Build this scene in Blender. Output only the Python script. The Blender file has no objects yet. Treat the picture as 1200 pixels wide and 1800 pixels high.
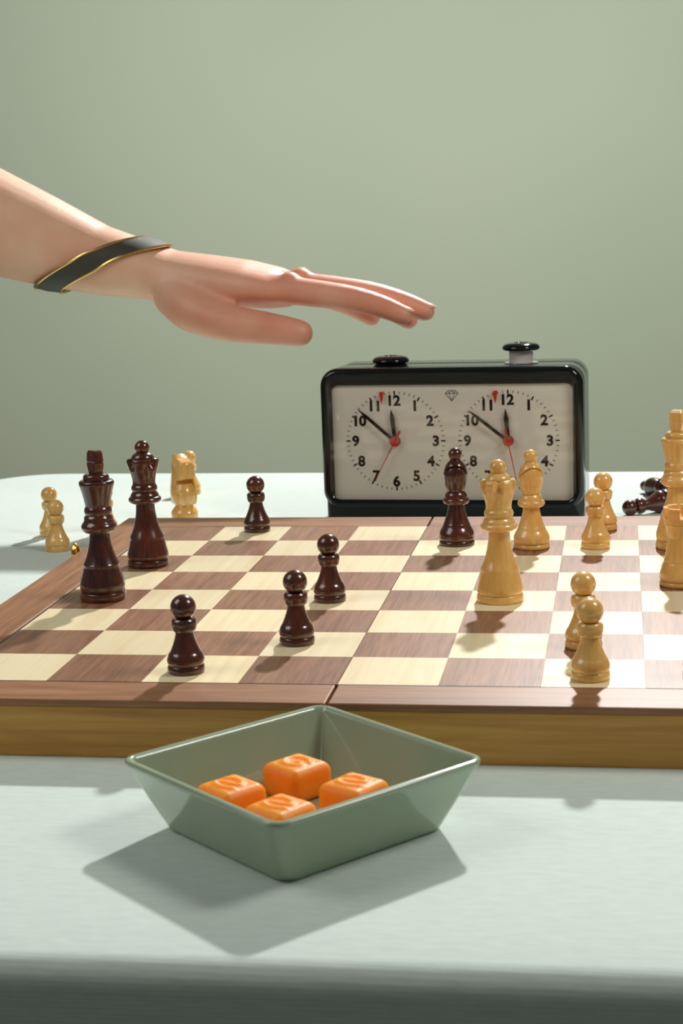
import bpy, bmesh, math, random
from mathutils import Vector, Matrix
random.seed(7)
PI = math.pi
SC = bpy.context.scene
COL = SC.collection
S = 0.04                       # one board square in metres
TZ = 0.75                      # height of the cloth on the table
BT = 0.59                      # board thickness in squares
TOP = TZ + BT * S              # height of the playing surface
rad = math.radians

def W(x, y, z=0.0):            # board units (squares; z = 0 on the playing surface) -> metres
    return Vector((x * S, y * S, TOP + z * S))

# ------------------------------------------------------------------ camera
def make_camera():
    yaw, pitch, roll = -0.168112, 0.184671, -0.0355569
    cy, sy = math.cos(yaw), math.sin(yaw)
    f = Vector((sy * math.cos(pitch), cy * math.cos(pitch), -math.sin(pitch)))
    r = Vector((cy, -sy, 0)); u = r.cross(f)
    r2 = r * math.cos(roll) + u * math.sin(roll)
    u2 = -r * math.sin(roll) + u * math.cos(roll)
    cd = bpy.data.cameras.new('camera'); co = bpy.data.objects.new('camera', cd); COL.objects.link(co)
    m = Matrix((r2, u2, -f)).transposed().to_4x4(); m.translation = W(6.78933, -15.81076, 4.72672)
    co.matrix_world = m
    cd.sensor_fit = 'VERTICAL'; cd.sensor_height = 36.0; cd.sensor_width = 24.0
    cd.lens = 2962.77 / 1800 * 36.0
    cd.clip_start = 0.02; cd.clip_end = 50
    cd.dof.use_dof = True; cd.dof.focus_distance = 0.84; cd.dof.aperture_fstop = 28
    SC.camera = co
make_camera()

# ------------------------------------------------------------------ world and lights
wd = bpy.data.worlds.new('world'); SC.world = wd; wd.use_nodes = True
bg = wd.node_tree.nodes['Background']
bg.inputs[0].default_value = (0.93, 1.0, 0.93, 1); bg.inputs[1].default_value = 0.10

def aim(o, target):
    o.rotation_euler = (Vector(target) - o.location).to_track_quat('-Z', 'Y').to_euler()
def lamp(name, kind, loc, target, power, color=(1, 1, 1), **kw):
    d = bpy.data.lights.new(name, kind); d.energy = power; d.color = color
    for k, v in kw.items(): setattr(d, k, v)
    o = bpy.data.objects.new(name, d); COL.objects.link(o); o.location = loc; aim(o, target)
    return o
lamp('key_spot_lamp', 'SPOT', W(7.9, 38, 27), W(3, 5, 0), 128, (1.0, 1.0, 0.985),
     spot_size=rad(56), spot_blend=0.35, shadow_soft_size=0.035)
lamp('side_softbox_lamp', 'AREA', W(16, 1.3, 13.9), W(4, 3.5, 0), 2.1, (1.0, 0.97, 0.90), shape='SQUARE', size=0.20)
lamp('left_fill_lamp', 'AREA', W(-11, -3, 15), W(4, 6, 0), 1.9, (1.0, 0.98, 0.93), shape='SQUARE', size=0.45)  # gives pale pieces their left highlights; also added fill for dial and arm
lamp('added_wall_fill', 'AREA', W(-3, 34, 36), W(-2, 75, -6), 22, (1.0, 1.0, 0.95), shape='RECTANGLE', size=2.4, size_y=0.4, spread=rad(110))  # unseen source, added only to brighten the back wall

vs = SC.view_settings
SC.display_settings.display_device = 'sRGB'
vs.view_transform = 'Standard'; vs.look = 'None'; vs.exposure = 0.0; vs.gamma = 1.0; vs.use_curve_mapping = False

# ------------------------------------------------------------------ materials
def srgb(r, g, b):
    def c(v):
        v /= 255.0
        return v / 12.92 if v <= 0.04045 else ((v + 0.055) / 1.055) ** 2.4
    return (c(r), c(g), c(b), 1.0)

class Mat:
    def __init__(s, name, color, rough=0.5, **kw):
        s.m = bpy.data.materials.new(name); s.m.use_nodes = True
        s.n = s.m.node_tree.nodes; s.l = s.m.node_tree.links
        s.b = s.n['Principled BSDF']
        s.b.inputs['Base Color'].default_value = color
        s.b.inputs['Roughness'].default_value = rough
        for k, v in kw.items(): s.b.inputs[k.replace('_', ' ')].default_value = v
    def node(s, t, **kw):
        n = s.n.new(t)
        for k, v in kw.items():
            if hasattr(n, k) and not k.startswith('i_'): setattr(n, k, v)
        return n
    def link(s, a, b): s.l.new(a, b)
    def coords(s, scale=(1, 1, 1), rnd=0.0, rot=(0, 0, 0)):
        tc = s.node('ShaderNodeTexCoord'); mp = s.node('ShaderNodeMapping')
        mp.inputs['Scale'].default_value = scale; mp.inputs['Rotation'].default_value = rot
        s.link(tc.outputs['Object'], mp.inputs['Vector'])
        if rnd:
            oi = s.node('ShaderNodeObjectInfo'); mu = s.node('ShaderNodeMath', operation='MULTIPLY')
            mu.inputs[1].default_value = rnd; s.link(oi.outputs['Random'], mu.inputs[0])
            cb = s.node('ShaderNodeCombineXYZ')
            for i in range(3): s.link(mu.outputs[0], cb.inputs[i])
            s.link(cb.outputs[0], mp.inputs['Location'])
        return mp.outputs[0]
    def noise(s, vec, scale, detail=3, rough=0.5, dist=0.0):
        n = s.node('ShaderNodeTexNoise'); n.inputs['Scale'].default_value = scale
        n.inputs['Detail'].default_value = detail; n.inputs['Roughness'].default_value = rough
        n.inputs['Distortion'].default_value = dist
        s.link(vec, n.inputs['Vector']); return n.outputs['Fac']
    def ramp(s, fac, stops):
        r = s.node('ShaderNodeValToRGB'); e = r.color_ramp.elements
        while len(e) < len(stops): e.new(0.5)
        for el, (p, c) in zip(e, stops): el.position = p; el.color = c
        s.link(fac, r.inputs[0]); return r.outputs[0]
    def mix(s, fac, a, b, mode='MIX'):
        n = s.node('ShaderNodeMix', data_type='RGBA', blend_type=mode)
        if isinstance(fac, float): n.inputs[0].default_value = fac
        else: s.link(fac, n.inputs[0])
        for k, v in ((6, a), (7, b)):
            if isinstance(v, tuple): n.inputs[k].default_value = v
            else: s.link(v, n.inputs[k])
        return n.outputs[2]
    def bump(s, h, strength, dist=0.001):
        b = s.node('ShaderNodeBump'); b.inputs['Strength'].default_value = strength
        b.inputs['Distance'].default_value = dist
        s.link(h, b.inputs['Height']); s.link(b.outputs[0], s.b.inputs['Normal'])
    def color(s, c): s.link(c, s.b.inputs['Base Color'])

def wood(name, dark, mid, light, axis='y', rough=0.36, grain=900.0, rnd=37.0, bump=0.05, spec=0.5, streak=0.45):
    m = Mat(name, mid, rough); m.b.inputs['Specular IOR Level'].default_value = spec
    st = [1, 1, 1]; st['xyz'.index(axis)] = 0.045
    v = m.coords(tuple(st), rnd)
    fine = m.noise(v, grain, 4, 0.65)
    broad = m.noise(v, 140, 3, 0.5, 1.2)
    base = m.ramp(broad, [(0.25, dark), (0.5, mid), (0.75, light)])
    fcol = m.ramp(fine, [(0.35, dark), (0.62, light)])
    c = m.mix(streak, base, fcol)
    oi = m.node('ShaderNodeObjectInfo')
    var = m.ramp(oi.outputs['Random'], [(0, (0.88, 0.88, 0.88, 1)), (1, (1.06, 1.05, 1.03, 1))])
    m.color(m.mix(1.0, c, var, 'MULTIPLY'))
    m.bump(fine, bump, 0.0004)
    return m.m

M = {}
M['walnut_sq'] = wood('walnut_square', srgb(112, 72, 50), srgb(151, 105, 78), srgb(172, 125, 95), 'y', 0.37, spec=0.42)
M['maple_sq'] = wood('maple_square', srgb(236, 212, 166), srgb(245, 227, 186), srgb(250, 236, 200), 'y', 0.37, spec=0.42, streak=0.15)
M['walnut_x'] = wood('walnut_border_x', srgb(112, 72, 46), srgb(152, 104, 70), srgb(174, 124, 88), 'x', 0.42, 600, spec=0.4)
M['walnut_y'] = wood('walnut_border_y', srgb(112, 72, 46), srgb(152, 104, 70), srgb(174, 124, 88), 'y', 0.42, 600, spec=0.4)
M['pine_x'] = wood('pine_side_x', srgb(166, 104, 36), srgb(212, 154, 70), srgb(222, 172, 90), 'x', 0.45, 260, streak=0.3)
M['pine_y'] = wood('pine_side_y', srgb(166, 104, 36), srgb(212, 154, 70), srgb(222, 172, 90), 'y', 0.45, 260, streak=0.3)
M['inlay'] = Mat('dark_inlay', srgb(70, 58, 50), 0.4).m

def piece_mat(name, dark, mid, light, rough, sss=0.0):
    m = Mat(name, mid, rough)
    v = m.coords((1, 1, 0.08), 9.0)
    f = m.noise(v, 420, 3, 0.6); b = m.noise(v, 60, 2, 0.5)
    c = m.mix(0.5, m.ramp(f, [(0.3, dark), (0.7, light)]), m.ramp(b, [(0.3, dark), (0.5, mid), (0.7, light)]))
    m.color(c)
    m.b.inputs['Coat Weight'].default_value = 0.9; m.b.inputs['Coat Roughness'].default_value = 0.07
    if sss:
        m.b.inputs['Subsurface Weight'].default_value = sss
        m.b.inputs['Subsurface Radius'].default_value = (1.0, 0.45, 0.15)
        m.b.inputs['Subsurface Scale'].default_value = 0.004
    return m.m
M['boxwood'] = piece_mat('pale_boxwood', srgb(222, 160, 74), srgb(238, 186, 100), srgb(247, 204, 126), 0.30, 0.2)
M['rosewood'] = piece_mat('dark_rosewood', srgb(34, 11, 5), srgb(64, 23, 9), srgb(108, 45, 18), 0.26)

def mk_cloth():
    m = Mat('tablecloth_cotton', srgb(222, 231, 223), 0.85)
    m.b.inputs['Sheen Weight'].default_value = 0.15
    v = m.coords((1, 1, 1))
    w = m.node('ShaderNodeTexWave', wave_type='BANDS', bands_direction='Y'); w.inputs['Scale'].default_value = 210
    w.inputs['Distortion'].default_value = 0.4; w.inputs['Detail'].default_value = 1
    m.link(v, w.inputs['Vector'])
    w2 = m.node('ShaderNodeTexWave', wave_type='BANDS', bands_direction='Z'); w2.inputs['Scale'].default_value = 210
    w2.inputs['Distortion'].default_value = 0.4; m.link(v, w2.inputs['Vector'])
    v2 = m.coords((1, 2.2, 1.5)); n = m.noise(v2, 10, 3, 0.5)
    v3 = m.coords((0.25, 1, 1)); n3 = m.noise(v3, 420, 2, 0.6)
    def mth(op, a, b):
        k = m.node('ShaderNodeMath', operation=op)
        for i, q in enumerate((a, b)):
            if isinstance(q, float): k.inputs[i].default_value = q
            else: m.link(q, k.inputs[i])
        return k.outputs[0]
    h = mth('ADD', mth('MULTIPLY', w.outputs['Fac'], 0.12), mth('MULTIPLY', w2.outputs['Fac'], 0.12))
    h = mth('ADD', h, mth('MULTIPLY', n, 2.2)); h = mth('ADD', h, mth('MULTIPLY', n3, 0.25))
    m.bump(h, 0.13, 0.0012)
    m.color(m.ramp(n3, [(0.3, srgb(204, 218, 209)), (0.7, srgb(214, 227, 219))]))
    return m.m
M['cloth'] = mk_cloth()
M['table_wood'] = wood('table_wood', srgb(110, 80, 52), srgb(140, 104, 70), srgb(160, 122, 84), 'x', 0.5, 200)
def mk_wall():
    m = Mat('painted_wall', srgb(176, 186, 166), 0.9)
    n = m.noise(m.coords(), 1.3, 2, 0.5)
    m.color(m.ramp(n, [(0.3, srgb(172, 183, 163)), (0.7, srgb(180, 189, 169))])); return m.m
M['wall'] = mk_wall()
M['floor'] = wood('floor_boards', srgb(90, 70, 52), srgb(120, 94, 70), srgb(140, 112, 86), 'x', 0.5, 60)
def mk_glaze():
    m = Mat('sage_glaze', srgb(158, 174, 147), 0.16); m.b.inputs['Coat Weight'].default_value = 0.5
    m.b.inputs['Coat Roughness'].default_value = 0.05
    n = m.noise(m.coords(), 30, 3, 0.5)
    m.color(m.ramp(n, [(0.3, srgb(154, 171, 144)), (0.7, srgb(162, 178, 151))])); return m.m
M['glaze'] = mk_glaze()
def mk_candy():
    m = Mat('orange_candy', srgb(255, 150, 30), 0.46, Specular_IOR_Level=0.35)
    m.b.inputs['Subsurface Weight'].default_value = 1.0; m.b.inputs['Subsurface Radius'].default_value = (1.0, 0.4, 0.06)
    m.b.inputs['Subsurface Scale'].default_value = 0.012
    n = m.noise(m.coords(), 700, 4, 0.6); m.bump(n, 0.25, 0.0006)
    m.color(m.ramp(n, [(0.3, srgb(254, 142, 22)), (0.7, srgb(255, 156, 40))])); return m.m
M['candy'] = mk_candy()
M['black_gloss'] = Mat('black_gloss_plastic', srgb(12, 17, 18), 0.10).m
M['black_satin'] = Mat('black_satin_plastic', srgb(26, 25, 23), 0.38).m
M['dial'] = Mat('dial_card', srgb(242, 236, 226), 0.6).m
M['ink'] = Mat('black_ink', srgb(14, 14, 16), 0.7, Specular_IOR_Level=0.1).m
M['red'] = Mat('red_enamel', srgb(214, 38, 22), 0.4).m
M['white_plastic'] = Mat('white_plastic', srgb(214, 204, 200), 0.4).m
M['steel'] = Mat('bright_steel', srgb(190, 195, 195), 0.2, Metallic=1.0).m
M['brass'] = Mat('polished_brass', srgb(214, 170, 84), 0.2, Metallic=1.0).m
M['gold'] = Mat('thin_gold', srgb(226, 186, 120), 0.25, Metallic=1.0).m
M['strap'] = Mat('dark_band', srgb(62, 62, 50), 0.55).m
def mk_pane():
    m = bpy.data.materials.new('clear_dial_cover'); m.use_nodes = True
    n = m.node_tree.nodes; l = m.node_tree.links; n.remove(n['Principled BSDF'])
    t = n.new('ShaderNodeBsdfTransparent'); t.inputs[0].default_value = (0.97, 0.97, 0.96, 1)
    g = n.new('ShaderNodeBsdfGlossy'); g.inputs['Roughness'].default_value = 0.04
    # Schlick reflectance of a thin clear sheet, the same from both sides
    ge = n.new('ShaderNodeNewGeometry'); dp = n.new('ShaderNodeVectorMath'); dp.operation = 'DOT_PRODUCT'
    l.new(ge.outputs['Incoming'], dp.inputs[0]); l.new(ge.outputs['Normal'], dp.inputs[1])
    def mth(op, x, y):
        k = n.new('ShaderNodeMath'); k.operation = op
        for i, q in enumerate((x, y)):
            if isinstance(q, (int, float)): k.inputs[i].default_value = q
            else: l.new(q, k.inputs[i])
        return k.outputs[0]
    ab = mth('ABSOLUTE', dp.outputs['Value'], 0.0)
    f5 = mth('POWER', mth('SUBTRACT', 1.0, ab), 5.0)
    fr = mth('ADD', mth('MULTIPLY', f5, 0.96), 0.04)
    mx = n.new('ShaderNodeMixShader'); l.new(fr, mx.inputs[0]); l.new(t.outputs[0], mx.inputs[1]); l.new(g.outputs[0], mx.inputs[2])
    l.new(mx.outputs[0], n['Material Output'].inputs[0]); return m
M['pane'] = mk_pane()
def mk_skin():
    m = Mat('skin', srgb(224, 172, 144), 0.45)
    n = m.noise(m.coords(), 22, 3, 0.5)
    # forearm paler, hand ruddier
    sx = m.node('ShaderNodeSeparateXYZ'); m.link(m.coords(), sx.inputs[0])
    mr = m.node('ShaderNodeMapRange'); mr.inputs['From Min'].default_value = -0.02; mr.inputs['From Max'].default_value = 0.09
    m.link(sx.outputs[0], mr.inputs['Value'])
    m.color(m.mix(mr.outputs[0], m.ramp(n, [(0.3, srgb(228, 172, 140)), (0.7, srgb(240, 198, 168))]), m.ramp(n, [(0.3, srgb(222, 142, 114)), (0.7, srgb(236, 174, 148))])))
    m.b.inputs['Subsurface Weight'].default_value = 0.25; m.b.inputs['Subsurface Radius'].default_value = (1.0, 0.35, 0.2)
    m.b.inputs['Subsurface Scale'].default_value = 0.006
    n2 = m.noise(m.coords(), 260, 3, 0.6); m.bump(n2, 0.12, 0.001)
    return m.m
M['skin'] = mk_skin()
M['nail'] = Mat('fingernail', srgb(236, 182, 160), 0.25).m

# ------------------------------------------------------------------ mesh helpers
def link_obj(name, mesh, mat=None, parent=None, smooth=False):
    o = bpy.data.objects.new(name, mesh); COL.objects.link(o)
    if mat: mesh.materials.append(mat)
    if parent is not None: o.parent = parent
    if smooth: mesh.shade_smooth()
    return o
def obj(name, bm, mat, parent=None, smooth=True, angle=35):
    bmesh.ops.recalc_face_normals(bm, faces=bm.faces)
    me = bpy.data.meshes.new(name); bm.to_mesh(me); bm.free()
    o = link_obj(name, me, mat, parent)
    if smooth:
        me.shade_smooth()
        if angle: me.set_sharp_from_angle(angle=rad(angle))
    return o
def tag(o, label=None, cat=None, group=None, kind=None):
    for k, v in (('label', label), ('category', cat), ('group', group), ('kind', kind)):
        if v: o[k] = v
    return o
def thing(name, label, cat, loc=(0, 0, 0), rz=0.0, group=None):
    o = bpy.data.objects.new(name, None); COL.objects.link(o); o.empty_display_size = 0.02
    o.location = loc; o.rotation_euler = (0, 0, rz)
    return tag(o, label, cat, group)
def add_box(bm, lo, hi, bevel=0.0, seg=2):
    r = bmesh.ops.create_cube(bm, size=1.0); vs_ = r['verts']
    lo, hi = Vector(lo), Vector(hi); c = (lo + hi) / 2; d = hi - lo
    for v in vs_: v.co = Vector((v.co.x * d.x, v.co.y * d.y, v.co.z * d.z)) + c
    if bevel:
        es = list({e for v in vs_ for e in v.link_edges})
        bmesh.ops.bevel(bm, geom=es, offset=bevel, segments=seg, profile=0.5, affect='EDGES')
    return bm
def box(lo, hi, bevel=0.0, seg=2): return add_box(bmesh.new(), lo, hi, bevel, seg)
def catmull(p, per):
    out = []
    n = len(p)
    for i in range(n - 1):
        p0 = p[max(i - 1, 0)]; p1 = p[i]; p2 = p[i + 1]; p3 = p[min(i + 2, n - 1)]
        for k in range(per):
            t = k / per
            q = []
            for d in range(2):
                a = 2 * p1[d]; b = p2[d] - p0[d]
                c = 2 * p0[d] - 5 * p1[d] + 4 * p2[d] - p3[d]; e = -p0[d] + 3 * p1[d] - 3 * p2[d] + p3[d]
                q.append(0.5 * (a + b * t + c * t * t + e * t ** 3))
            out.append(tuple(q))
    out.append(tuple(p[-1])); return out
def profile(pts, per=5):
    """pts: (r, z) or (r, z, 1) where 1 marks a crisp corner; smooth spline between corners"""
    out = []; run = []
    for p in pts:
        run.append((p[0], p[1]))
        if len(p) > 2 and len(run) > 1:
            c = catmull(run, per); out += c if not out else c[1:]; run = [(p[0], p[1])]
    if len(run) > 1:
        c = catmull(run, per); out += c if not out else c[1:]
    return [(max(r, 0.0), z) for r, z in out]
def lathe(pts, seg=40, scale=0.001, deform=None, bm=None):
    bm = bm or bmesh.new(); rings = []
    for (r, z) in pts:
        if r < 1e-4: rings.append([bm.verts.new((0, 0, z * scale))])
        else:
            ring = []
            for k in range(seg):
                a = 2 * PI * k / seg; rr, zz = (r, z) if deform is None else deform(r, z, a)
                ring.append(bm.verts.new((rr * math.cos(a) * scale, rr * math.sin(a) * scale, zz * scale)))
            rings.append(ring)
    for a, b in zip(rings[:-1], rings[1:]):
        for k in range(seg):
            k2 = (k + 1) % seg
            if len(a) == 1 and len(b) == 1: continue
            if len(a) == 1: bm.faces.new((a[0], b[k], b[k2]))
            elif len(b) == 1: bm.faces.new((a[k], a[k2], b[0]))
            else: bm.faces.new((a[k], a[k2], b[k2], b[k]))
    for rg in (rings[0], rings[-1]):
        if len(rg) > 1: bm.faces.new(rg)
    return bm
def loft(bm, rings, cap=True, close=True):
    vr = [[bm.verts.new(p) for p in r] for r in rings]; n = len(vr[0])
    for a, b in zip(vr[:-1], vr[1:]):
        for k in range(n if close else n - 1):
            bm.faces.new((a[k], a[(k + 1) % n], b[(k + 1) % n], b[k]))
    if cap:
        bm.faces.new(vr[0]); bm.faces.new(vr[-1])
    return vr
def tube(bm, path, r, seg=10, cap=True, closed=False):
    rings = []; n = len(path); path = [Vector(p) for p in path]; prev = None
    for i, p in enumerate(path):
        a = path[(i - 1) % n] if (closed or i > 0) else p; b = path[(i + 1) % n] if (closed or i < n - 1) else p
        t = (b - a).normalized()
        if prev is None: nx = t.orthogonal().normalized()
        else: nx = (prev - t * prev.dot(t)).normalized()
        prev = nx; ny = t.cross(nx); rr = r[i] if isinstance(r, (list, tuple)) else r
        rings.append([p + (nx * math.cos(2 * PI * k / seg) + ny * math.sin(2 * PI * k / seg)) * rr for k in range(seg)])
    if closed: rings.append(rings[0])
    return loft(bm, rings, cap and not closed)
def rrect(w, h, r, n=6, cx=0.0, cz=0.0, rb=None):
    """rounded rectangle outline (counter clockwise) as 2D points; rb = radius of the two lower corners"""
    out = []; rb = r if rb is None else rb
    for (sx, sz, a0, q) in ((1, 1, 0, r), (-1, 1, 90, r), (-1, -1, 180, rb), (1, -1, 270, rb)):
        for k in range(n + 1):
            a = rad(a0 + 90 * k / n)
            out.append((cx + sx * (w / 2 - q) + q * math.cos(a), cz + sz * (h / 2 - q) + q * math.sin(a)))
    return out

# ------------------------------------------------------------------ setting
def setting():
    b = box((-2.6, 75 * S, 0), (3.4, 75 * S + 0.1, 2.7)); tag(obj('wall_back', b, M['wall'], smooth=False), kind='structure')
    b = box((-2.6, -1.6, -0.05), (3.4, 75 * S, 0)); tag(obj('floor', b, M['floor'], smooth=False), kind='structure')
setting()

# ------------------------------------------------------------------ table and cloth
XL, XR, YF, YB = -5.95, 24.0, -5.02, 16.6
def edge_y(x, y):                       # the cloth edges run a touch out of square with the board
    t = (y - YF) / (YB - YF)
    return y + (1 - t) * 0.027 * (x - 4.0) + t * (-0.028) * (x - 1.0)
def make_table():
    t = thing('table', 'wooden table hidden beneath the pale tablecloth', 'table', (9 * S, 6 * S, 0))
    lo, hi = W(XL + 0.7, YF + 0.9, 0), W(XR - 0.7, YB - 1.2, 0)
    o = t.location
    obj('tabletop', box((lo.x - o.x, lo.y - o.y, TZ - 0.028), (hi.x - o.x, hi.y - o.y, TZ - 0.003), 0.004), M['table_wood'], t)
    for sx in (lo.x + 0.06, hi.x - 0.06):
        for sy in (lo.y + 0.06, hi.y - 0.06):
            b = bmesh.new(); rr = []
            for z, w in ((0, 0.018), (TZ - 0.028, 0.028)):
                rr.append([(sx - o.x + a * w, sy - o.y + c * w, z) for a, c in ((-1, -1), (1, -1), (1, 1), (-1, 1))])
            loft(b, rr); obj('leg', b, M['table_wood'], t, smooth=False)
make_table()
def make_cloth():
    bm = bmesh.new()
    w, h = (XR - XL), (YB - YF); cx, cy = (XR + XL) / 2, (YB + YF) / 2
    rings = []
    R_ = 0.22                                       # bullnose radius in squares
    def ring(inset, z, cr, wob=0.0):
        pts = rrect(w - 2 * inset, h - 2 * inset, cr, 10, cx, cy)
        # densify the straight runs
        out = []
        for i, p in enumerate(pts):
            q = pts[(i + 1) % len(pts)]; d = math.dist(p, q); n = max(1, int(d / 0.5))
            for k in range(n):
                x = p[0] + (q[0] - p[0]) * k / n; y = p[1] + (q[1] - p[1]) * k / n
                out.append((x, y))
        res = []
        for x, y in out:
            zz = z
            yy = edge_y(x, y)
            if wob:
                yy -= wob * (0.5 + 0.5 * math.sin(x * 0.9 + 1.0)) * (1 if y < cy else -1)
            res.append(tuple(W(x, yy, zz)))
        return res
    # use the same parametrisation for every ring: build from the outermost, move inwards
    def sc(inset, z, wob=0.0):
        base = ring(0, z, 1.5, wob); out = []
        c = W(cx, cy, 0); hw, hh = w * S / 2, h * S / 2
        for p in base:
            dx, dy = p[0] - c.x, p[1] - c.y
            out.append((c.x + dx * (1 - inset * S / hw), c.y + dy * (1 - inset * S / hh), p[2]))
        return out
    z0 = -BT
    rings.append(sc(1.6, z0))
    rings.append(sc(0.75, z0 - 0.0))
    for k in range(0, 9):
        a = k / 8 * PI / 2
        rings.append(sc(R_ * (1 - math.sin(a)) * 1.0, z0 - R_ * (1 - math.cos(a)) - 0.002))
    for dz, wob in ((0.8, .02), (2.0, .06), (4.0, .14), (7.0, .25)):
        rings.append(sc(-0.02, z0 - R_ - dz, wob))
    loft(bm, rings, cap=False)
    bm.verts.ensure_lookup_table(); n = len(rings[0])
    bm.faces.new([bm.verts[i] for i in range(n)])
    o = obj('tablecloth', bm, M['cloth'], None, True, 60)
    tag(o, 'pale cotton tablecloth with a rounded edge draped over the table', 'tablecloth')
    return o
make_cloth()

# ------------------------------------------------------------------ chess board
def make_board():
    t = thing('chess_board', 'folding wooden chess board with walnut border and pine sides', 'chess board', W(4, 4.05, -BT))
    o = t.location
    def L(x, y, z): return W(x, y, z) - o
    X0, X1, Y0, Y1 = -0.69, 8.69, -0.635, 8.73
    lip = 0.072; g = 0.014
    # pine boxes, one set of sides for each folding half
    zb, zt = -BT, -lip
    th = 0.22
    for (a, b_) in ((X0 + 0.012, 4 - g), (4 + g, X1 - 0.012)):
        for (y0, y1) in ((Y0 + 0.012, Y0 + th), (Y1 - th, Y1 - 0.012)):
            obj('side_board', box(L(a, y0, zb), L(b_, y1, zt), 0.0004), M['pine_x'], t, False)
        for (x0, x1) in ((a, a + th), (b_ - th, b_)):
            obj('side_board', box(L(x0, Y0 + th, zb), L(x1, Y1 - th, zt), 0.0004), M['pine_y'], t, False)
        obj('base_panel', box(L(a + 0.1, Y0 + 0.1, -lip - 0.12), L(b_ - 0.1, Y1 - 0.1, -lip + 0.004)), M['pine_x'], t, False)
        # walnut border strips
        for (y0, y1) in ((Y0, -0.02), (8.02, Y1)):
            obj('border_strip', box(L(a - (0.012 if a < 0 else 0), y0, -lip), L(b_ + (0.012 if b_ > 5 else 0), y1, 0.0), 0.0005), M['walnut_x'], t, False)
        if a < 0: xs = (X0, -0.035)
        else: xs = (8.035, X1)
        obj('border_strip', box(L(xs[0], -0.018, -lip), L(xs[1], 8.018, 0.0), 0.0005), M['walnut_y'], t, False)
        x0 = -0.033 if a < 0 else 8.004
        obj('inlay_strip', box(L(x0, -0.016, -lip), L(x0 + 0.029, 8.016, -0.004)), M['inlay'], t, False)
        xa, xb = (-0.004, 4 - g) if a < 0 else (4 + g, 8.004)
        for yy in (-0.018, 8.003):
            obj('inlay_strip', box(L(xa, yy, -lip), L(xb, yy + 0.015, -0.004)), M['inlay'], t, False)
    # squares: one shared mesh per wood
    def sqmesh(nm, mat):
        b = box((-0.4997 * S, -0.4997 * S, -lip * S), (0.4997 * S, 0.4997 * S, 0), 0.00005, 1)
        me = bpy.data.meshes.new(nm); b.to_mesh(me); b.free(); me.materials.append(mat); return me
    ml, md = sqmesh('light_square', M['maple_sq']), sqmesh('dark_square', M['walnut_sq'])
    for r in range(8):
        for c in range(8):
            light = (r + c) % 2 == 0
            q = bpy.data.objects.new('light_square' if light else 'dark_square', ml if light else md)
            COL.objects.link(q); q.parent = t
            dx = -0.004 if c == 3 else (0.004 if c == 4 else 0)
            q.location = L(c + 0.5 + dx, r + 0.5, random.uniform(-0.0006, 0.0))
    # brass clasp on the left edge: a plate and a hook that stands just proud of the top
    p = obj('clasp_plate', box(L(X0 - 0.025, 6.05, -0.36), L(X0 + 0.012, 6.55, -0.14), 0.0003), M['brass'], t)
    b = bmesh.new(); path = []
    for k in range(14):
        a = 2 * PI * k / 14
        path.append(L(X0 - 0.055, 6.3 + 0.085 * math.cos(a), -0.045 + 0.135 * math.sin(a)))
    tube(b, path, 0.033 * S, 8, closed=True); h = obj('clasp_hook', b, M['brass'], t)
make_board()

# ------------------------------------------------------------------ chess pieces (profiles in millimetres)
def base_prof(R, hb):
    """plain turned base disc"""
    return [(0, 0, 1), (R - 0.5, 0, 1), (R, 0.5), (R + 0.05, hb * 0.55), (R - 0.25, hb - 0.35), (R - 0.7, hb, 1), (0, hb, 1)]
def sphere_prof(r, zc, z0):
    out = []
    a0 = math.asin(max(-1, (z0 - zc) / r))
    for k in range(15):
        a = a0 + (PI / 2 - a0) * k / 14
        out.append((r * math.cos(a), zc + r * math.sin(a)))
    out[-1] = (0, zc + r); return [(0, z0)] + out

def pawn(kind):
    return [('base', lathe(profile(base_prof(7.7, 3.3)), 40)),
            ('body', lathe(profile([(0, 3.1, 1), (7.1, 3.2, 1), (7.65, 4.3), (7.7, 5.8), (7.1, 7.5), (6.4, 8.6, 1), (6.1, 9.2), (5.0, 11.8), (4.1, 14.6), (3.6, 17.4, 1), (0, 17.4, 1)]), 40)),
            ('collar', lathe(profile([(0, 17.1, 1), (4.3, 17.2, 1), (4.9, 18.2), (5.25, 20.0), (5.1, 21.6), (4.4, 22.6, 1), (0, 22.6, 1)]), 40)),
            ('head', lathe(sphere_prof(5.3, 27.1, 22.4), 40))]
def bishop(kind):
    zc, slope = 43.6, 0.80
    def mitre(r, z, a):
        # sawn slit: a slanted plane, high on the side that faces the camera (-y), lower behind
        zp = zc - slope * r * (1 + math.sin(a - kind))
        d = abs(z - zp); 
        if z > 32 and d < 0.62: return (r - 1.3 * (1 - (d / 0.62) ** 2), z)
        return (r, z)
    pr = profile([(0, 29.0, 1), (4.4, 29.1, 1), (5.2, 31), (6.15, 34.6), (6.6, 38.4), (6.15, 41.4), (4.9, 44.4), (3.2, 46.3), (2.8, 46.8, 1), (0, 46.8, 1)], 20)
    return [('base', lathe(profile(base_prof(9.7, 2.7)), 48)),
            ('body', lathe(profile([(0, 2.6, 1), (9.2, 2.7, 1), (9.65, 3.6), (9.6, 6.0), (8.9, 8.0), (7.8, 9.9, 1), (7.6, 10.4), (7.2, 11.6, 1), (6.9, 12.2), (5.7, 15.7), (4.8, 19.2), (4.2, 22.4, 1), (0, 22.4, 1)]), 48)),
            ('collar', lathe(profile([(0, 22.2, 1), (5.2, 22.3, 1), (6.8, 23.1), (7.3, 24.5), (6.9, 25.6), (6.2, 26.2, 1), (6.1, 27.0), (5.7, 28.2), (5.0, 29.2, 1), (0, 29.2, 1)]), 48)),
            ('mitre', lathe(pr, 72, deform=mitre)),
            ('finial', lathe(sphere_prof(3.75, 49.6, 46.6), 32))]
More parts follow.
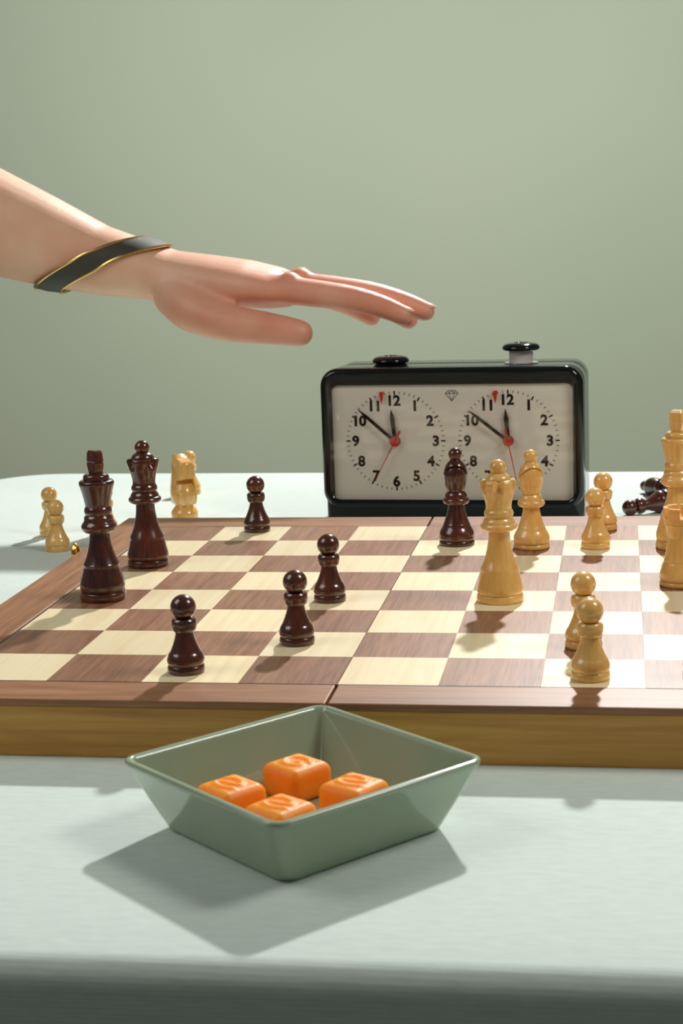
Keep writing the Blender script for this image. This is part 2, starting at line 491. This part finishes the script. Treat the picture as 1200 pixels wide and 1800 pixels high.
def queen(kind):
    angs, w = (([rad(-90 - 54 + 60 * k) for k in range(6)], 2.1) if kind == 'pale' else ([rad(-90 - 37 + 90 * k) for k in range(4)], 2.4))
    def crown(r, z, a):
        if z < 51.5: return (r, z)
        t = min(1, (z - 51.5) / 3.0)
        for q in angs:
            d = abs((a - q + PI) % (2 * PI) - PI) * 8.4
            if d < w:
                r = r - 2.6 * t * math.sqrt(max(0, 1 - (d / w) ** 2)) * min(1, max(0, (r - 4.6) / 2.0))
        return (r, z)
    pr = profile([(0, 43.4, 1), (6.2, 43.5, 1), (6.0, 44.8), (6.3, 47.5), (7.0, 50.2), (8.0, 53.2), (8.6, 55.6), (8.3, 57.1), (7.4, 57.8, 1), (5.6, 57.9, 1), (0, 57.9, 1)], 8)
    return [('base', lathe(profile(base_prof(10.95, 3.7)), 48)),
            ('body', lathe(profile([(0, 3.6, 1), (10.3, 3.8, 1), (10.9, 5.0), (10.95, 6.4), (10.3, 9.0), (9.7, 11.6), (9.2, 13.8), (9.1, 14.4, 1), (9.0, 15.6, 1), (8.5, 16.8), (7.0, 20.4), (5.9, 24.6), (5.2, 28.8), (4.9, 33.9, 1), (0, 33.9, 1)]), 48)),
            ('collar', lathe(profile([(0, 33.6, 1), (6.6, 33.7, 1), (8.2, 34.6), (8.7, 35.8), (8.2, 36.9), (7.6, 37.3, 1), (7.3, 38.4), (6.7, 39.4), (6.2, 39.9, 1), (0, 39.9, 1)]), 48)),
            ('neck_ring', lathe(profile([(0, 39.7, 1), (6.1, 39.8, 1), (6.8, 41.0), (6.8, 42.4), (6.2, 43.6, 1), (0, 43.6, 1)]), 48)),
            ('coronet', lathe(pr, 96, deform=crown)),
            ('dome', lathe(profile([(0, 57.6, 1), (5.9, 57.7, 1), (5.9, 58.3), (5.2, 59.5), (4.0, 60.4), (2.9, 60.9, 1), (0, 60.9, 1)]), 40)),
            ('finial', lathe(sphere_prof(3.95, 63.2, 60.3), 32))]
def king_cross(rz):
    bm = bmesh.new()
    secs = [(61.6, 2.6, 2.3), (62.2, 2.75, 2.35), (66.4, 3.75, 2.5), (67.2, 3.75, 2.5), (67.6, 3.35, 2.25), (68.0, 3.7, 2.5), (72.2, 3.25, 2.4), (73.4, 2.7, 1.9)]
    rr = []
    for z, a, b in secs:
        c = 0.35
        pts = [(a - c, -b), (a, -b + c), (a, b - c), (a - c, b), (-a + c, b), (-a, b - c), (-a, -b + c), (-a + c, -b)]
        rr.append([(0.001 * (x * math.cos(rz) - y * math.sin(rz)), 0.001 * (x * math.sin(rz) + y * math.cos(rz)), z * 0.001) for x, y in pts])
    loft(bm, rr); return bm
def king(kind):
    return [('base', lathe(profile(base_prof(11.2, 4.2)), 48)),
            ('body', lathe(profile([(0, 4.1, 1), (10.5, 4.3, 1), (10.95, 5.6), (11.0, 8.0), (10.2, 11.0), (9.4, 13.6), (8.9, 15.6), (8.8, 16.4, 1), (8.75, 17.7, 1), (8.2, 18.8), (6.9, 22.0), (5.7, 26.4), (5.05, 30.2), (4.75, 33.6, 1), (0, 33.6, 1)]), 48)),
            ('collar', lathe(profile([(0, 33.3, 1), (6.8, 33.4, 1), (8.2, 34.6), (8.65, 36.2), (8.2, 37.5), (7.5, 38.4, 1), (7.1, 39.4), (7.0, 40.6), (6.3, 41.8, 1), (0, 41.8, 1)]), 48)),
            ('neck_ring', lathe(profile([(0, 41.6, 1), (6.1, 41.8, 1), (6.65, 43.0), (6.65, 44.6), (6.1, 45.9, 1), (0, 45.9, 1)]), 48)),
            ('crown', lathe(profile([(0, 45.7, 1), (6.0, 45.9, 1), (6.2, 47.6), (7.0, 51.6), (7.9, 55.0), (8.5, 57.0), (8.3, 58.3), (7.6, 58.9, 1), (0, 59.0, 1)]), 48)),
            ('crown_ring', lathe(profile([(0, 58.6, 1), (6.1, 58.8, 1), (6.35, 59.8), (6.0, 61.2), (5.2, 62.0, 1), (0, 62.0, 1)]), 40)),
            ('finial', king_cross(kind))]
def rook(kind):
    bm = bmesh.new(); seg = 96; R, r, z0, z1, zf = 8.15, 6.0, 30.6, 38.2, 33.2
    def notch(k): return ((k - kind) % (seg // 6)) < 4
    def v(q, k, z): a = 2 * PI * k / seg; return bm.verts.new((q * math.cos(a) * .001, q * math.sin(a) * .001, z * .001))
    bot = [v(R - 0.25, k, z0) for k in range(seg)]
    lowo = [v(R, k, zf + .2) for k in range(seg)]; lowi = [v(r, k, zf + .2) for k in range(seg)]
    for k in range(seg):
        j = (k + 1) % seg
        bm.faces.new((bot[k], bot[j], lowo[j], lowo[k]))
    topo, topi = {}, {}
    for k in range(seg):
        for e in (k, (k + 1) % seg):
            if not notch(k):
                if e not in topo: topo[e] = v(R, e, z1); topi[e] = v(r, e, z1)
    for k in range(seg):
        j = (k + 1) % seg
        if notch(k): bm.faces.new((lowo[k], lowo[j], lowi[j], lowi[k]))
        else:
            bm.faces.new((lowo[k], lowo[j], topo[j], topo[k])); bm.faces.new((topo[k], topo[j], topi[j], topi[k])); bm.faces.new((topi[k], topi[j], lowi[j], lowi[k]))
            if notch((k - 1) % seg): bm.faces.new((lowo[k], topo[k], topi[k], lowi[k]))
            if notch(j): bm.faces.new((lowo[j], lowi[j], topi[j], topo[j]))
    bm.faces.new(lowi); bm.faces.new(bot)
    return [('base', lathe(profile(base_prof(9.9, 2.7)), 48)),
            ('body', lathe(profile([(0, 2.6, 1), (9.3, 2.8, 1), (9.75, 3.8), (9.75, 6.2), (9.1, 8.6), (8.3, 11.0, 1), (7.9, 12.0), (7.9, 12.6, 1), (7.3, 14.6), (6.6, 18.4), (5.8, 23.2, 1), (5.8, 23.7, 1), (6.3, 25.2), (7.1, 29.2), (7.4, 30.0, 1), (7.3, 30.6, 1), (0, 30.6, 1)]), 48)),
            ('battlement', bm)]
def knight(kind):
    out = [(-7.2, 12.2), (-7.9, 16), (-7.6, 22), (-7.0, 29), (-6.5, 36), (-6.3, 42), (-6.1, 45.6), (-3.4, 45.9), (-1.6, 44.4), (0.4, 43.2), (3.6, 42.4), (7.0, 41.4), (7.8, 39.0), (7.7, 34.0), (7.2, 30.4), (5.6, 29.4), (2.6, 29.3), (0.8, 28.2), (1.4, 26.0), (4.6, 23.4), (7.4, 19.6), (7.6, 16), (6.6, 12.2)]
    cxp = sum(p[0] for p in out) / len(out); czp = sum(p[1] for p in out) / len(out)
    def thick(z): return 6.4 - max(0, z - 22) * 0.085
    bm = bmesh.new(); rr = []
    for f, ins in ((-1, 0.93), (-0.82, 1.0), (0.82, 1.0), (1, 0.93)):
        rr.append([((cxp + (x - cxp) * ins) * .001, f * thick(z) * .001, (czp + (z - czp) * ins + (0.0)) * .001) for x, z in out])
    vr = loft(bm, rr, cap=True)
    bmesh.ops.triangulate(bm, faces=[f for f in bm.faces if len(f.verts) > 4])
    mane = bmesh.new()
    for s in (-1, 1):
        for x0, b in ((-5.6, 1.2), (-3.4, 1.6), (-1.2, 2.0)):
            path = [(.001 * (x0 + b * math.sin(t * PI)), s * .001 * (thick(z) - 0.15), .001 * z) for t, z in [(k / 8, 40 - 22 * k / 8) for k in range(9)]]
            tube(mane, path, [.0003] + [.0007] * 7 + [.0003], 6)
    return [('base', lathe(profile(base_prof(9.3, 3.2)), 48)),
            ('body', lathe(profile([(0, 3.1, 1), (8.8, 3.2, 1), (9.2, 4.4), (9.1, 6.6), (8.0, 8.8), (6.6, 10.4), (5.8, 11.6, 1), (7.6, 13.6), (8.7, 16.6), (8.7, 19.6), (7.6, 23.0), (5.6, 26.4, 1), (0, 26.4, 1)]), 48)),
            ('head', bm), ('mane', mane)]

BUILD = {'pawn': pawn, 'bishop': bishop, 'queen': queen, 'king': king, 'rook': rook, 'knight': knight}
PROTO = {}
def piece(shape, tone, label, x, y, z=0.0, rz=0.0, param=0.0, group=None, mat=None):
    key = (shape, tone, param); name = ('pale_' if tone == 'pale' else 'dark_') + shape
    wood_m = M['boxwood'] if tone == 'pale' else M['rosewood']
    if key not in PROTO:
        arg = tone if shape == 'queen' else param
        t = thing(name, label, 'chess piece', W(x, y, z), rz, group)
        for pn, bm in BUILD[shape](arg):
            obj(pn, bm, wood_m, t, True, 20 if (pn == 'finial' and shape == 'king') else 40)
        PROTO[key] = t
    else:
        src = PROTO[key]; t = src.copy(); COL.objects.link(t); t.name = name
        t.location = W(x, y, z); t.rotation_euler = (0, 0, rz); tag(t, label, 'chess piece', group)
        if group is None and 'group' in t: del t['group']
        for ch in src.children:
            c = ch.copy(); COL.objects.link(c); c.parent = t
    return t
GD, GP = 'dark pawns standing on the board', 'pale pawns standing on the board'
GT = 'pale pawns standing on the cloth'
piece('king', 'dark', 'dark glossy wooden king standing near the left border of the board', 0.52, 3.52, rz=0, param=rad(-36))
piece('queen', 'dark', 'dark glossy wooden queen with a round ball on top', 0.56, 5.41)
piece('bishop', 'dark', 'dark reddish bishop standing in front of the clock', 4.55, 6.75, param=rad(6))
piece('pawn', 'dark', 'dark pawn at the far edge of the board, farthest of the dark pawns', 1.55, 7.70, rz=0.3, group=GD)
piece('pawn', 'dark', 'dark pawn beside the centre seam, second farthest of the dark pawns', 3.34, 3.48, rz=1.1, group=GD)
piece('pawn', 'dark', 'dark pawn just left of centre with its shadow on the brown square in front', 3.31, 1.54, rz=2.3, group=GD)
piece('pawn', 'dark', 'dark pawn nearest the front border, its shadow lying across the border', 2.37, 0.39, rz=4.0, group=GD)
piece('queen', 'pale', 'pale wooden queen with notched coronet right of the centre seam', 5.365, 3.52)
piece('bishop', 'pale', 'pale wooden bishop with slit mitre overlapping the clock dial', 5.58, 6.52, param=rad(20))
piece('pawn', 'pale', 'pale pawn right of the clock, the nearer of the overlapping far pair', 6.43, 6.52, rz=0.4, group=GP)
piece('pawn', 'pale', 'pale pawn on the back row right of the clock, half hidden by another pawn', 6.52, 7.76, rz=1.9, group=GP)
piece('pawn', 'pale', 'pale pawn near the front right, behind the nearest pale pawn', 6.38, 1.48, rz=3.1, group=GP)
piece('pawn', 'pale', 'pale pawn nearest the front border on the right side', 6.47, 0.32, rz=0.9, group=GP)
piece('pawn', 'pale', 'pale pawn almost wholly cut off by the right edge of the photo', 7.555, 0.41, rz=2.9, group=GP)
piece('rook', 'pale', 'pale wooden rook with notched battlement at the right edge', 7.47, 4.33, param=71)
piece('king', 'pale', 'tall pale wooden king at the right edge behind the rook', 7.50, 6.51, param=rad(-24))
piece('pawn', 'pale', 'pale pawn on the cloth left of the board, the nearer of two', -1.995, 9.126, -BT, rz=0.5, group=GT)
piece('pawn', 'pale', 'pale pawn on the cloth, partly hidden behind the leftmost nearer pawn', -2.50, 10.30, -BT, rz=1.5, group=GT)
piece('pawn', 'pale', 'pale pawn on the cloth mostly hidden behind the dark king', -1.60, 10.45, -BT, rz=2.5, group=GT)
piece('pawn', 'pale', 'pale pawn on the cloth right behind the pale knight', -1.12, 14.15, -BT, rz=3.6, group=GT)
piece('knight', 'pale', 'pale wooden knight standing on the cloth behind the board', -0.53, 11.45, -BT, rz=rad(-48))
# captured dark pieces lying on the cloth behind the board
def lie(o, d, x, y, r_base, r_head, length):
    """tip a piece over: its axis points along heading d (radians, from base to head)"""
    tilt = math.atan2(r_base - r_head, length)
    ax = Vector((math.cos(d) * math.cos(tilt), math.sin(d) * math.cos(tilt), -math.sin(tilt)))
    q = Vector((0, 0, 1)).rotation_difference(ax)
    o.rotation_mode = 'QUATERNION'; o.rotation_quaternion = q
    o.location = Vector((x * S, y * S, TZ + r_base * 0.001 * math.cos(tilt) + 0.0001))
p = piece('pawn', 'dark', 'dark pawn lying on its side on the cloth behind the board', 0, 0)
lie(p, rad(205), 7.52, 12.12, 7.75, 5.3, 25)
p = piece('bishop', 'dark', 'toppled dark bishop lying behind the fallen dark pawn', 0, 0, param=rad(6))
lie(p, rad(120), 7.80, 12.85, 9.75, 6.6, 33)

# ------------------------------------------------------------------ chess clock (local units: squares)
def make_clock():
    t = thing('chess_clock', 'black analogue chess clock with two white dials and push buttons', 'clock', W(4.05, 11.02, -BT), rad(-3.2))
    hw, H = 2.135, 2.575
    def P(x, y, z): return (x * S, y * S, z * S)
    def shell(y0, y1, w, h, r, f=0.05):
        bm = bmesh.new(); rings = []
        for y, ins in ((y0, f), (y0 + f * .3, f * .3), (y0 + f, 0), (y1 - f, 0), (y1 - f * .3, f * .3), (y1, f)):
            pts = rrect(2 * w - 2 * ins, h - ins, r, 8, 0, (h - ins) / 2, 0.03)
            rings.append([P(x, y, z) for x, z in pts])
        loft(bm, rings); return bm
    obj('front_case', shell(0.20, 0.93, hw - 0.01, H - 0.02, 0.27), M['black_gloss'], t)
    obj('back_case', shell(0.945, 1.60, hw - 0.03, H - 0.03, 0.27), M['black_gloss'], t)
    # bezel: rounded frame in front of the case
    zc = (0.275 + H) / 2; bh = H - 0.275
    bm = bmesh.new(); rings = []
    for (ins, y) in ((0.02, 0.24), (0.0, 0.18), (0.0, 0.10), (0.012, 0.045), (0.045, 0.012), (0.085, 0.0), (0.12, 0.012), (0.145, 0.04)):
        rings.append([P(x, y, z) for x, z in rrect(2 * hw - 2 * ins, bh - 2 * ins, max(0.05, 0.29 - ins), 8, 0, zc)])
    loft(bm, rings, cap=False); obj('bezel', bm, M['black_gloss'], t, True, 50)
    bm = bmesh.new(); rings = []
    for (w_, h_, z_, y, r) in ((2 * hw - 0.29, bh - 0.29, zc, 0.04, 0.145), (3.92, 1.94, 1.322, 0.115, 0.115), (3.92, 1.94, 1.322, 0.16, 0.115)):
        rings.append([P(x, y, z) for x, z in rrect(w_, h_, r, 8, 0, z_)])
    loft(bm, rings, cap=False); obj('bezel_lip', bm, M['black_satin'], t, True, 50)
    # white dial plate
    bm = bmesh.new(); yp = 0.15
    loft(bm, [[P(x, y, z) for x, z in rrect(3.98, 2.0, 0.12, 8, 0, 1.322)] for y in (yp, yp + 0.03)])
    plate = obj('dial_plate', bm, M['dial'], t, True, 30)
    def prism(bm, poly, y0, y1):
        a = [bm.verts.new(P(x, y0, z)) for x, z in poly]; b = [bm.verts.new(P(x, y1, z)) for x, z in poly]
        n = len(poly); bm.faces.new(a); bm.faces.new(b[::-1])
        for k in range(n): bm.faces.new((a[k], b[k], b[(k + 1) % n], a[(k + 1) % n]))
    def bar(bm, c, ang, r0, r1, w0, w1, y0, y1):    # ang clockwise from 12
        s, q = math.sin(ang), math.cos(ang)
        pts = [(-w0, r0), (w0, r0), (w1, r1), (-w1, r1)]
        prism(bm, [(c[0] + u * q + v * s, c[1] - u * s + v * q) for u, v in pts], y0, y1)
    def glyph(txt, size):
        cu = bpy.data.curves.new('glyph', 'FONT'); cu.body = txt; cu.size = size
        cu.align_x = 'CENTER'; cu.align_y = 'CENTER'; cu.resolution_u = 4; cu.offset = 0.010
        o = bpy.data.objects.new('glyph', cu); me = o.to_mesh()
        vs_ = [tuple(v.co) for v in me.vertices]; fs = [tuple(p.vertices) for p in me.polygons]
        o.to_mesh_clear(); bpy.data.objects.remove(o); bpy.data.curves.remove(cu)
        cx = (min(v[0] for v in vs_) + max(v[0] for v in vs_)) / 2; cz = (min(v[1] for v in vs_) + max(v[1] for v in vs_)) / 2
        return [(v[0] - cx, v[1] - cz) for v in vs_], fs
    for c, hour, minute, second, flag in (((-0.921, 1.372), -6.0, -48.6, 208.0, -15.0), ((0.927, 1.372), -4.5, -51.5, 168.5, -14.5)):
        num = bmesh.new(); mk = bmesh.new()
        for h in range(1, 13):
            vs_, fs = glyph(str(h), 0.232); a = h * PI / 6
            rr = 0.665
            ox, oz = c[0] + rr * math.sin(a), c[1] + rr * math.cos(a)
            nv = [num.verts.new(P(ox + x, yp - 0.0015, oz + z)) for x, z in vs_]
            for f in fs: num.faces.new([nv[i] for i in f])
        for m_ in range(60):
            a = m_ * PI / 30
            if m_ % 5 == 0: bar(mk, c, a, 0.752, 0.822, 0.0125, 0.0125, yp - 0.002, yp + 0.001)
            else: bar(mk, c, a, 0.772, 0.815, 0.0055, 0.0055, yp - 0.002, yp + 0.001)
        obj('numerals', num, M['ink'], plate, False); obj('minute_marks', mk, M['ink'], plate, False)
        def hand(name, ang, segs, y0, mat, hubr):
            bm = bmesh.new()
            for r0, r1, w0, w1 in segs: bar(bm, c, rad(ang), r0, r1, w0, w1, y0, y0 + 0.008)
            prism(bm, [(c[0] + hubr * math.cos(2 * PI * k / 24), c[1] + hubr * math.sin(2 * PI * k / 24)) for k in range(24)], y0, y0 + 0.012)
            obj(name, bm, mat, t, False)
        hand('hour_hand', hour, [(0, 0.38, 0.030, 0.038), (0.38, 0.52, 0.038, 0.004)], 0.100, M['ink'], 0.088)
        hand('minute_hand', minute, [(0, 0.62, 0.027, 0.026), (0.62, 0.80, 0.026, 0.005)], 0.075, M['ink'], 0.07)
        hand('second_hand', second, [(-0.20, 0, 0.018, 0.018), (0, 0.74, 0.010, 0.005)], 0.052, M['red'], 0.082)
        bm = bmesh.new(); fx, fz = c[0] + 0.80 * math.sin(rad(flag)), c[1] + 0.80 * math.cos(rad(flag))
        prism(bm, [(fx - 0.035, fz + 0.035), (fx + 0.040, fz + 0.045), (fx + 0.028, fz - 0.07), (fx + 0.002, fz - 0.175), (fx - 0.022, fz - 0.07)], 0.085, 0.10)
        prism(bm, [(fx + 0.012 * math.cos(k * PI / 6), fz + 0.012 * math.sin(k * PI / 6)) for k in range(12)], 0.10, yp)
        obj('flag', bm, M['red'], t, False)
    # cut-gem emblem printed between the dials
    bm = bmesh.new(); gx, gz = 0.02, 2.115
    V = {'a': (-.105, .03), 'b': (-.06, .075), 'c': (.06, .075), 'd': (.105, .03), 'e': (0, -.095), 'f': (-.045, .03), 'g': (.045, .03), 'h': (0, .075)}
    for e in ('ab', 'bc', 'cd', 'de', 'ea', 'ad', 'fe', 'ge', 'bf', 'fh', 'hg', 'gc'):
        p0, p1 = Vector(V[e[0]]), Vector(V[e[1]]); d = p1 - p0
        n = Vector((-d.y, d.x)).normalized() * 0.0042
        prism(bm, [(gx + q.x, gz + q.y) for q in (p0 + n, p0 - n, p1 - n, p1 + n)], yp - 0.002, yp + 0.001)
    obj('gem_emblem', bm, M['ink'], plate, False)
    # clear cover over the dials
    bm = bmesh.new(); loft(bm, [[P(x, y, z) for x, z in rrect(3.985, 2.01, 0.13, 8, 0, 1.322)] for y in (0.036, 0.046)])
    obj('clear_cover', bm, M['pane'], t, True, 30)
    # push buttons
    for x, up, y in ((-1.10, 0.0, 0.86), (1.075, 0.19, 0.80)):
        z0 = H - 0.02
        def ring_lathe(name, prof, mat, par=None, z=0.0):
            o = obj(name, lathe(profile(prof), 40, S), mat, par or t)
            o.location = P(x, y, z) if par is None else (0, 0, 0); return o
        b = ring_lathe('button_stem', [(0, -0.06, 1), (0.195, -0.06, 1), (0.195, up + 0.04, 1), (0, up + 0.04, 1)], M['white_plastic'], None, z0)
        ring_lathe('button_cap', [(0, 0.02, 1), (0.20, 0.015, 1), (0.285, 0.03), (0.305, 0.07), (0.27, 0.115), (0.19, 0.14), (0.115, 0.142, 1), (0.10, 0.11), (0.085, 0.095, 1), (0, 0.095, 1)], M['black_gloss'], None, z0 + up)
        ring_lathe('button_collar', [(0.20, -0.005, 1), (0.275, -0.005, 1), (0.275, 0.012, 1), (0.20, 0.016, 1)], M['steel'] if up else M['black_gloss'], None, z0)
make_clock()

# ------------------------------------------------------------------ dish and sweets
DISH = (4.075, -2.33); DROT = rad(-41.4)
def make_dish():
    t = thing('square_dish', 'sage green glazed square dish in front of the board', 'dish', W(DISH[0], DISH[1], -BT), DROT)
    def rings(L):
        return [[(x * S, y * S, z * S) for x, y in rrect(2 * h, 2 * h, r, 7)] for h, z, r in L]
    bm = bmesh.new()
    outer = [(0.70, 0.004, .10), (0.83, 0.0, .13), (0.865, 0.012, .15), (0.885, 0.045, .16), (0.99, 0.29, .15), (1.095, 0.545, .15), (1.122, 0.585, .16), (1.128, 0.608, .16), (1.118, 0.626, .15), (1.095, 0.634, .13), (1.07, 0.630, .10), (1.052, 0.612, .08), (1.035, 0.575, .06)]
    inner = [(0.84, 0.14, .05), (0.81, 0.098, .05), (0.77, 0.085, .05)]
    loft(bm, rings(outer + inner)); obj('dish_body', bm, M['glaze'], t, True, 60)
    return t
make_dish()
def candy_mesh(kind):
    """rounded cube whose top carries a low raised swash"""
    hx, hz, r, n = 0.235, 0.152, 0.085, 36
    path = catmull([[(-.13, .05), (-.05, .10), (.06, .08), (.10, .03), (.02, -.01), (-.08, -.03), (-.10, -.09), (0, -.11), (.13, -.07)],
                    [(.11, .06), (.02, .11), (-.09, .07), (-.12, -.02), (-.05, -.10), (.05, -.09), (.10, -.03), (.03, .0)]][kind], 6)
    bm = bmesh.new(); bmesh.ops.create_cube(bm, size=2.0)
    bmesh.ops.subdivide_edges(bm, edges=list(bm.edges), cuts=n, use_grid_fill=True)
    for v in bm.verts:
        p = Vector((v.co.x * hx, v.co.y * hx, v.co.z * hz))
        c = Vector((max(-hx + r, min(hx - r, p.x)), max(-hx + r, min(hx - r, p.y)), max(-hz + r, min(hz - r, p.z))))
        d = p - c
        if d.length > 1e-6: p = c + d.normalized() * r
        if p.z > hz - 0.02:
            q = min(math.hypot(p.x - a, p.y - b_) for a, b_ in path)
            p.z += 0.020 * math.exp(-(q / 0.026) ** 2)
        else:
            t = 1 + 0.05 * (hz - p.z) / (2 * hz); p.x *= t; p.y *= t
        v.co = Vector((p.x * S, p.y * S, (p.z + hz) * S))
    return bm
GC = 'orange sweets in the green dish'
SW = [('orange cube sweet at the left side of the green dish', 3.449, -2.338, -40, 0),
      ('orange cube sweet nearest the far corner of the dish', 3.916, -1.748, -38, 1),
      ('orange cube sweet nearest the front rim of the dish', 3.974, -2.784, -34, 0),
      ('orange cube sweet at the right side of the dish', 4.506, -2.213, -31, 0)]
cp = {}
for lb, x, y, a, kd in SW:
    if kd not in cp:
        cp[kd] = t = obj('orange_sweet', candy_mesh(kd), M['candy'], None, True, None)
    else:
        t = cp[kd].copy(); COL.objects.link(t)
    t.location = W(x, y, -BT + 0.0865); t.rotation_euler = (0, 0, rad(a)); tag(t, lb, 'sweet', GC)

# ------------------------------------------------------------------ reaching arm
HY = 12.9
def make_person():
    org = W(-1.06, HY, 3.468)            # wrist joint
    t = thing('person', 'bare outstretched forearm and hand with a dark banded bracelet reaching above the clock', 'person', org)
    t.rotation_euler = (0, rad(6.2), 0); t.scale = (0.963,) * 3
    k = 0.995                            # hand size
    # local millimetres: a along +x towards the fingertips, b towards the camera (-y), c up
    def V(a, b, c): return Vector((a * .001, -b * .001, c * .001))
    # stations: a, centre b, centre c, half width (b), half thickness (c)
    arm = [(-300, -2, 72, 44, 44), (-240, -2, 59, 43, 43.5), (-180, -1, 43, 41.5, 42), (-130, 0, 30, 39, 39), (-85, 0, 18, 34.5, 32.5), (-45, 0, 8, 29.5, 25), (-15, 0, 4, 28, 21), (8, 0, 0, 29, 19.5),
           (35, 0, 0, 35, 18.5), (62, 0, 0, 40, 17), (84, 0, -1, 41.5, 14.5), (97, 0, -2, 39, 11)]
    def arm_at(a):
        for p, q in zip(arm[:-1], arm[1:]):
            if p[0] <= a <= q[0]:
                f = (a - p[0]) / (q[0] - p[0]); f = f * f * (3 - 2 * f) if False else f
                return [p[i] + (q[i] - p[i]) * f for i in range(5)]
        return list(arm[0] if a < arm[0][0] else arm[-1])
    bm = bmesh.new(); N = 28
    rings = []
    for (a, cb, cc, hw, ht) in arm:
        kk = k if a > 0 else 1.0
        ring = []
        for i in range(N):
            an = 2 * PI * i / N; ca, sa = math.cos(an), math.sin(an)
            e = 0.88
            ring.append(V(a * kk, cb + hw * kk * math.copysign(abs(ca) ** e, ca), cc + ht * kk * math.copysign(abs(sa) ** e, sa)))
        rings.append(ring)
    loft(bm, rings)
    def limb(pts):                       # pts: (a, b, c, r)
        # rounded ends: extra small rings
        P_ = [Vector((p[0], p[1], p[2])) for p in pts]; R_ = [p[3] for p in pts]
        dense, rr = [], []
        for i in range(len(P_) - 1):
            p0 = P_[max(i - 1, 0)]; p1 = P_[i]; p2 = P_[i + 1]; p3 = P_[min(i + 2, len(P_) - 1)]
            for s_ in range(5):
                u = s_ / 5
                dense.append(0.5 * (2 * p1 + (p2 - p0) * u + (2 * p0 - 5 * p1 + 4 * p2 - p3) * u * u + (-p0 + 3 * p1 - 3 * p2 + p3) * u ** 3)); rr.append(R_[i] + (R_[i + 1] - R_[i]) * u)
        d = (P_[-1] - P_[-2]).normalized(); r = R_[-1]
        for q in (0, 0.35, 0.65, 0.85, 0.96):
            dense.append(P_[-1] + d * r * q); rr.append(r * math.sqrt(1 - q * q))
        tube(bm, [V(p.x * k, p.y * k, p.z * k) for p in dense], [q * .001 * k for q in rr], 16)
    # fingers: root inside the palm, knuckle, two joints, tip
    F = {'index': [(70, 27, -1, 10.5), (97, 29, 0, 10.2), (139, 32, -1.5, 9.2), (163, 33, -5, 8.2), (180, 33.5, -10, 7.0)],
         'middle': [(70, 9, 1, 10.5), (101, 9.5, 2, 10.4), (148, 10.5, 1, 9.4), (175, 11, -3, 8.3), (193, 11, -8, 7.1)],
         'ring': [(68, -9, 0, 10.2), (96, -10, 0, 9.9), (139, -11.5, -4, 8.9), (163, -12.5, -10, 7.9), (179, -13, -17, 6.8)],
         'little': [(62, -25, -2, 9.4), (87, -28, -3, 9.0), (118, -32, -8, 7.9), (136, -34.5, -14, 7.0), (149, -36, -20, 6.1)]}
    for f in F.values(): limb(f)
    thumb = [(10, 16, -9, 16), (30, 30, -19, 16.5), (58, 40, -25, 13.4), (90, 43, -26.5, 11.2), (110, 41, -28, 9.4)]
    limb(thumb)
    # knuckles and the ball of the thumb
    for (a, b, c, r) in ((98, 28, 5, 8.5), (102, 9.5, 7, 9.0), (97, -10, 5, 8.5), (88, -27, 2, 7.5), (36, 22, -14, 17), (40, -22, -9, 14)):
        ret = bmesh.ops.create_uvsphere(bm, u_segments=16, v_segments=10, radius=r * .001 * k)
        for v in ret['verts']: v.co = v.co + V(a * k, b * k, c * k)
    bmesh.ops.recalc_face_normals(bm, faces=bm.faces)
    me = bpy.data.meshes.new('tmp'); bm.to_mesh(me); bm.free()
    tmp = bpy.data.objects.new('tmp', me); COL.objects.link(tmp)
    rm = tmp.modifiers.new('r', 'REMESH'); rm.mode = 'VOXEL'; rm.voxel_size = 0.0019; rm.use_smooth_shade = True
    sm = tmp.modifiers.new('s', 'SMOOTH'); sm.factor = 0.5; sm.iterations = 5
    dg = bpy.context.evaluated_depsgraph_get(); ev = tmp.evaluated_get(dg)
    me2 = bpy.data.meshes.new_from_object(ev); bpy.data.objects.remove(tmp); bpy.data.meshes.remove(me)
    me2.name = 'forearm_and_hand'; me2.materials.clear()
    body = link_obj('forearm_and_hand', me2, M['skin'], t); me2.shade_smooth()
    # fingernails
    for f in list(F.values()):
        p0, p1 = Vector(f[-2][:3]), Vector(f[-1][:3]); d = (p1 - p0).normalized(); side = Vector((0, 1, 0)); n = d.cross(side); n = n if n.z > 0 else -n
        b2 = bmesh.new(); ret = bmesh.ops.create_uvsphere(b2, u_segments=14, v_segments=8, radius=1.0)
        c0 = p1 + n * (f[-1][3] * 0.78) + d * 1.0
        for v in ret['verts']:
            q = c0 + d * v.co.x * 6.0 + side * v.co.y * 4.6 + n * (v.co.z * 1.3 - 1.1 * v.co.y ** 2)
            v.co = V(q.x * k, q.y * k, q.z * k)
        obj('fingernail', b2, M['nail'], t)
    # bracelet: dark band with thin gold edges, sitting aslant on the wrist
    def loop(a0, slant, off, n=64):
        out = []
        for i in range(n):
            an = 2 * PI * i / n; a = a0 + slant * math.sin(an)
            _, cb, cc, hw, ht = arm_at(a); ca, sa = math.cos(an), math.sin(an)
            out.append(V(a, cb + (hw + off) * math.copysign(abs(ca) ** .9, ca), cc + (ht + off) * math.copysign(abs(sa) ** .9, sa)))
        return out
    b3 = bmesh.new(); A0, SL, HWD = -46, 39, 9.5
    rr = [loop(A0 - HWD, SL, 0.6), loop(A0 - HWD, SL, 2.6), loop(A0, SL, 3.0), loop(A0 + HWD, SL, 2.6), loop(A0 + HWD, SL, 0.6)]
    loft(b3, rr, cap=False); br = obj('bracelet', b3, M['strap'], t, True, 50)
    br['label'] = 'dark olive band bracelet with thin gold edges'
    for s in (-1, 1):
        b4 = bmesh.new(); tube(b4, loop(A0 + s * HWD, SL, 2.2), 0.0011, 8, closed=True); obj('gold_edge', b4, M['gold'], br)
make_person()
